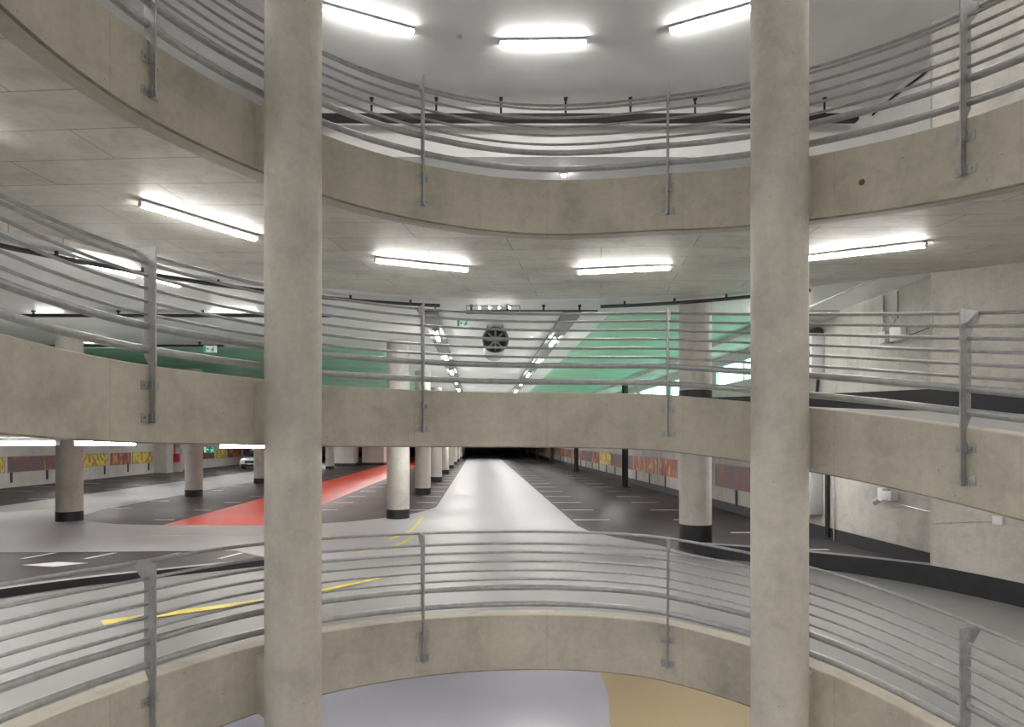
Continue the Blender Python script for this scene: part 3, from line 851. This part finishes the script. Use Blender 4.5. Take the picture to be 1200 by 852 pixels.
def exit_sign(label, x, y, zt, w=.30, hang=.12, lab_rot=0, inv=False):
    h = w * .52
    t = thing('exit_sign', label, 'sign', (x, y, zt), lab_rot)
    bm = BM(); box(bm, (0, 0, -hang - h / 2), (w, .045, h), bev=.006); obj('panel', bm, M['signwhite' if inv else 'signgreen'], t)  # white panel stands for a green sign washed out by overexposure
    bm = BM()
    def q(pts): prism2(bm, [(px * w, (pz - 1) * h - hang) for px, pz in pts], -.030, -.0235)
    q([(-.46, -.42 + .5 - .5 + .42), (-.30, .08), (-.30, .92), (-.46, .92)])      # door leaf
    q([(-.27, .46), (-.17, .46), (-.17, .30), (-.06, .52), (-.17, .74), (-.17, .60), (-.27, .60)])   # arrow
    q([(.10, .08), (.16, .08), (.22, .36), (.30, .14), (.36, .18), (.27, .52), (.36, .60), (.33, .68), (.20, .60), (.12, .44), (.06, .48), (.04, .42), (.14, .34)])  # running figure
    q([(.235, .74), (.285, .74), (.31, .82), (.285, .90), (.235, .90), (.21, .82)])
    obj('pictogram', bm, M['signgreen' if inv else 'signwhite'], t, smooth_deg=None)['label'] = 'running figure, arrow and door'
    bm = BM()
    for s in (-1, 1): cyl(bm, (s * w * .35, 0, -hang), (s * w * .35, 0, 0), .008, n=6)
    obj('hanger', bm, M['beamgrey'], t)
def prism2(bm, poly, y0, y1):
    lo = [bm.verts.new((x, y0, z)) for x, z in poly]; hi = [bm.verts.new((x, y1, z)) for x, z in poly]
    f = [bm.faces.new(lo), bm.faces.new(hi[::-1])]; n = len(poly)
    for i in range(n): bm.faces.new((lo[i], hi[i], hi[(i + 1) % n], lo[(i + 1) % n]))
    for q_ in f: q_.normal_update()
    bmesh.ops.triangulate(bm, faces=f)
exit_sign('green exit sign hanging in the lower hall left of the left column', -10.2, 21.4, H - SL, .40, .26)
exit_sign('green exit sign far left in the upper hall', -9.0, 18.9, ZC, .38, .18, inv=True)
exit_sign('green exit sign over the lane of the upper hall', -1.2, 15.6, ZC, .31, .04, inv=True)

# jet fan under the upper hall ceiling
x, y = hall(.42, 16.3)
t = thing('ventilation_fan', 'round ventilation fan hanging over the upper hall lane', 'fan', (x, y, ZC - .42), RZ)
bm = BM(); cyl(bm, (0, 0, 0), (0, 2.0, 0), .30, n=32, cap=False); cyl(bm, (0, -.08, 0), (0, 0, 0), .34, .30, n=32, cap=False)
cyl(bm, (0, .03, 0), (0, 2.0, 0), .27, n=32, cap=False)
obj('casing', bm, M['steel'], t)
bm = BM(); cyl(bm, (0, .06, 0), (0, .09, 0), .285, n=32); obj('guard', bm, M['cable'], t)
bm = BM(); cyl(bm, (0, 0, 0), (0, .1, 0), .10, n=20)
for k in range(8):
    box(bm, (0, .05, .18), (.05, .02, .2), mat=Matrix.Rotation(2 * PI * k / 8, 4, 'Y'))
obj('impeller', bm, M['beamgrey'], t)
for yy in (.3, 1.6):
    for xx in (-.2, .2):
        bm = BM(); box(bm, (xx, yy, .33), (.04, .05, .22)); obj('bracket', bm, M['steel'], t, smooth_deg=None)

# suspended frame with four spot lamps
t = thing('light_frame', 'rectangular hanging frame above the lane, in front of the fan', 'frame', (-.38, 13.9, ZC - .22))
bm = BM()
for dz in (0, .17): tube(bm, [(-.62, 0, dz), (.55, 0, dz)], .012, 6)
for dx in (-.62, .55): tube(bm, [(dx, 0, 0), (dx, 0, .17)], .012, 6)
obj('frame', bm, M['beamgrey'], t)
for dx in (-.4, .3):
    bm = BM(); cyl(bm, (dx, 0, .17), (dx, 0, .22), .008, n=6); obj('hanger', bm, M['beamgrey'], t)
for k, dx in enumerate((-.33, -.11, .10, .32)):
    tt = thing('spotlight', ('leftmost', 'second from left', 'third from left', 'rightmost')[k] + ' of the four small spot lamps on the hanging frame', 'light', (-.38 + dx, 13.87, ZC - .05), 0, 'spot lamps on the frame')
    bm = BM(); cyl(bm, (0, 0, 0), (0, -.02, -.05), .022, n=12); obj('housing', bm, M['boxw'], tt)
    bm = BM(); cyl(bm, (0, -.02, -.05), (0, -.024, -.06), .020, n=12); obj('lens', bm, M['spot'], tt)
def round_lamp(label, x, y, z, r=.05):
    t = thing('spotlight', label, 'light', (x, y, z))
    bm = BM(); cyl(bm, (0, 0, -.05), (0, 0, 0), r + .02, n=20); obj('housing', bm, M['boxw'], t)
    bm = BM(); cyl(bm, (0, 0, -.075), (0, 0, -.05), r, n=20); obj('lens', bm, M['spot'], t)
round_lamp('single bright round lamp over the middle of the upper hall lane', -.7, 25.3, ZC, .07)
round_lamp('single bright round lamp just above the topmost ramp edge', 1.15, 14.1, 3 * H - SL, .045)
def detector(label, x, y, z):
    t = thing('smoke_detector', label, 'detector', (x, y, z))
    bm = BM(); cyl(bm, (0, 0, -.02), (0, 0, 0), .06, n=24); obj('base', bm, M['boxw'], t)
    bm = BM(); cyl(bm, (0, 0, -.05), (0, 0, -.02), .035, .05, n=24); obj('cap', bm, M['box'], t)
detector('small round smoke detector on the top ceiling between the lights', -.9, 10.95, 9.35)
a_ = 32.5; x, y = pol(5.95, a_)
detector('small round smoke detector under the topmost ramp by the right column', x, y, soffit_z(2, 5.95, a_) + .02)

# fire hose cabinet on the left wall
t = thing('fire_cabinet', 'red fire hose cabinet on a white panel by the left wall', 'cabinet', (-25.0, 46.9, .75))
bm = BM(); box(bm, (0, 0, .3), (.75, .25, .6), bev=.015); obj('body', bm, M['firered'], t)
bm = BM(); box(bm, (0, -.135, .3), (.65, .02, .5), bev=.004); obj('door', bm, M['firered'], t)
bm = BM(); box(bm, (-.1, .16, .15), (1.3, .06, 1.8)); obj('back_panel', bm, M['boxw'], t)
bm = BM(); tube(bm, [(0, .08, .6), (0, .08, 1.6)], .03, 8); obj('pipe', bm, M['firered'], t)

# parked car
x, y = hall(-18.4, 51.0)
t = thing('car', 'white car parked facing the viewer far left in the lower hall', 'car', (x, y, 0), RZ)
def loft(secs, name, mat, parent):
    bm = BM(); rows = []
    for yy, zb, zt, wb, wt in secs:
        pr = [(-wb, zb), (-wb * 1.02, (zb + zt) / 2), (-wt, zt - .06), (-wt + .08, zt), (wt - .08, zt), (wt, zt - .06), (wb * 1.02, (zb + zt) / 2), (wb, zb)]
        rows.append([bm.verts.new((px, yy, pz)) for px, pz in pr])
    n = len(rows[0])
    for p, q in zip(rows, rows[1:]):
        for k in range(n): bm.faces.new((p[k], p[(k + 1) % n], q[(k + 1) % n], q[k]))
    bm.faces.new(rows[0]); bm.faces.new(rows[-1][::-1])
    return obj(name, bm, mat, parent, smooth_deg=40)
bd = loft([(0, .30, .72, .80, .74), (.12, .24, .88, .90, .82), (.9, .22, .98, .93, .86), (1.3, .22, 1.02, .94, .88), (3.4, .22, 1.04, .94, .88), (4.3, .28, 1.0, .90, .84), (4.5, .35, .9, .84, .78)], 'body', M['carpaint'], t)
loft([(.95, .95, .99, .84, .80), (1.6, .98, 1.50, .84, .66), (2.2, 1.0, 1.58, .84, .66), (3.4, 1.0, 1.56, .84, .66), (4.2, .98, 1.05, .82, .76)], 'windows', M['glass'], t)
loft([(1.62, 1.47, 1.545, .66, .64), (2.2, 1.53, 1.61, .66, .64), (3.4, 1.52, 1.59, .66, .64)], 'roof', M['carpaint'], t)
bm = BM(); box(bm, (0, .0, .60), (.9, .06, .2), bev=.02); box(bm, (0, .05, .34), (1.6, .12, .2), bev=.03); obj('grille', bm, M['rubber'], t)
for s in (-1, 1):
    bm = BM(); box(bm, (s * .64, .06, .72), (.3, .12, .14), bev=.03); obj('headlight', bm, M['boxw'], t)
    bm = BM(); box(bm, (s * 1.0, 1.35, 1.05), (.2, .1, .14), bev=.03); obj('mirror', bm, M['rubber'], t)
    for yy in (.85, 3.6):
        bm = BM(); cyl(bm, (s * .72, yy, .32), (s * .93, yy, .32), .32, n=28); w = obj('wheel', bm, M['rubber'], t)
        bm = BM(); cyl(bm, (s * .93, yy, .32), (s * .945, yy, .32), .2, n=20); obj('hub', bm, M['steel'], w)
bm = BM(); box(bm, (0, -.02, .46), (.52, .02, .11)); obj('number_plate', bm, M['boxw'], t, smooth_deg=None)

# ------------------------------------------------------------------ world, camera, view
w = bpy.data.worlds.new('World'); SC.world = w; w.use_nodes = True
w.node_tree.nodes['Background'].inputs[0].default_value = (.8, .9, 1, 1)
w.node_tree.nodes['Background'].inputs[1].default_value = .05
cam = bpy.data.cameras.new('Camera'); co = bpy.data.objects.new('Camera', cam); COL.objects.link(co)
co.location = (0, 0, EYE); co.rotation_euler = (PI / 2, 0, 0)
cam.sensor_width = 36; cam.sensor_fit = 'HORIZONTAL'; cam.lens = 742.5 / 1200 * 36
cam.shift_y = 90 / 1200
cam.clip_start = .02; cam.clip_end = 500
SC.camera = co
vs = SC.view_settings
vs.view_transform = 'Standard'; vs.look = 'None'; vs.gamma = 1; vs.use_curve_mapping = False
vs.exposure = 1.8
SC.display_settings.display_device = 'sRGB'
cy = SC.cycles
cy.use_denoising = True
cy.max_bounces = 8; cy.diffuse_bounces = 5; cy.glossy_bounces = 4; cy.transmission_bounces = 2
cy.sample_clamp_indirect = 6; cy.caustics_reflective = False; cy.caustics_refractive = False
cy.use_light_tree = True
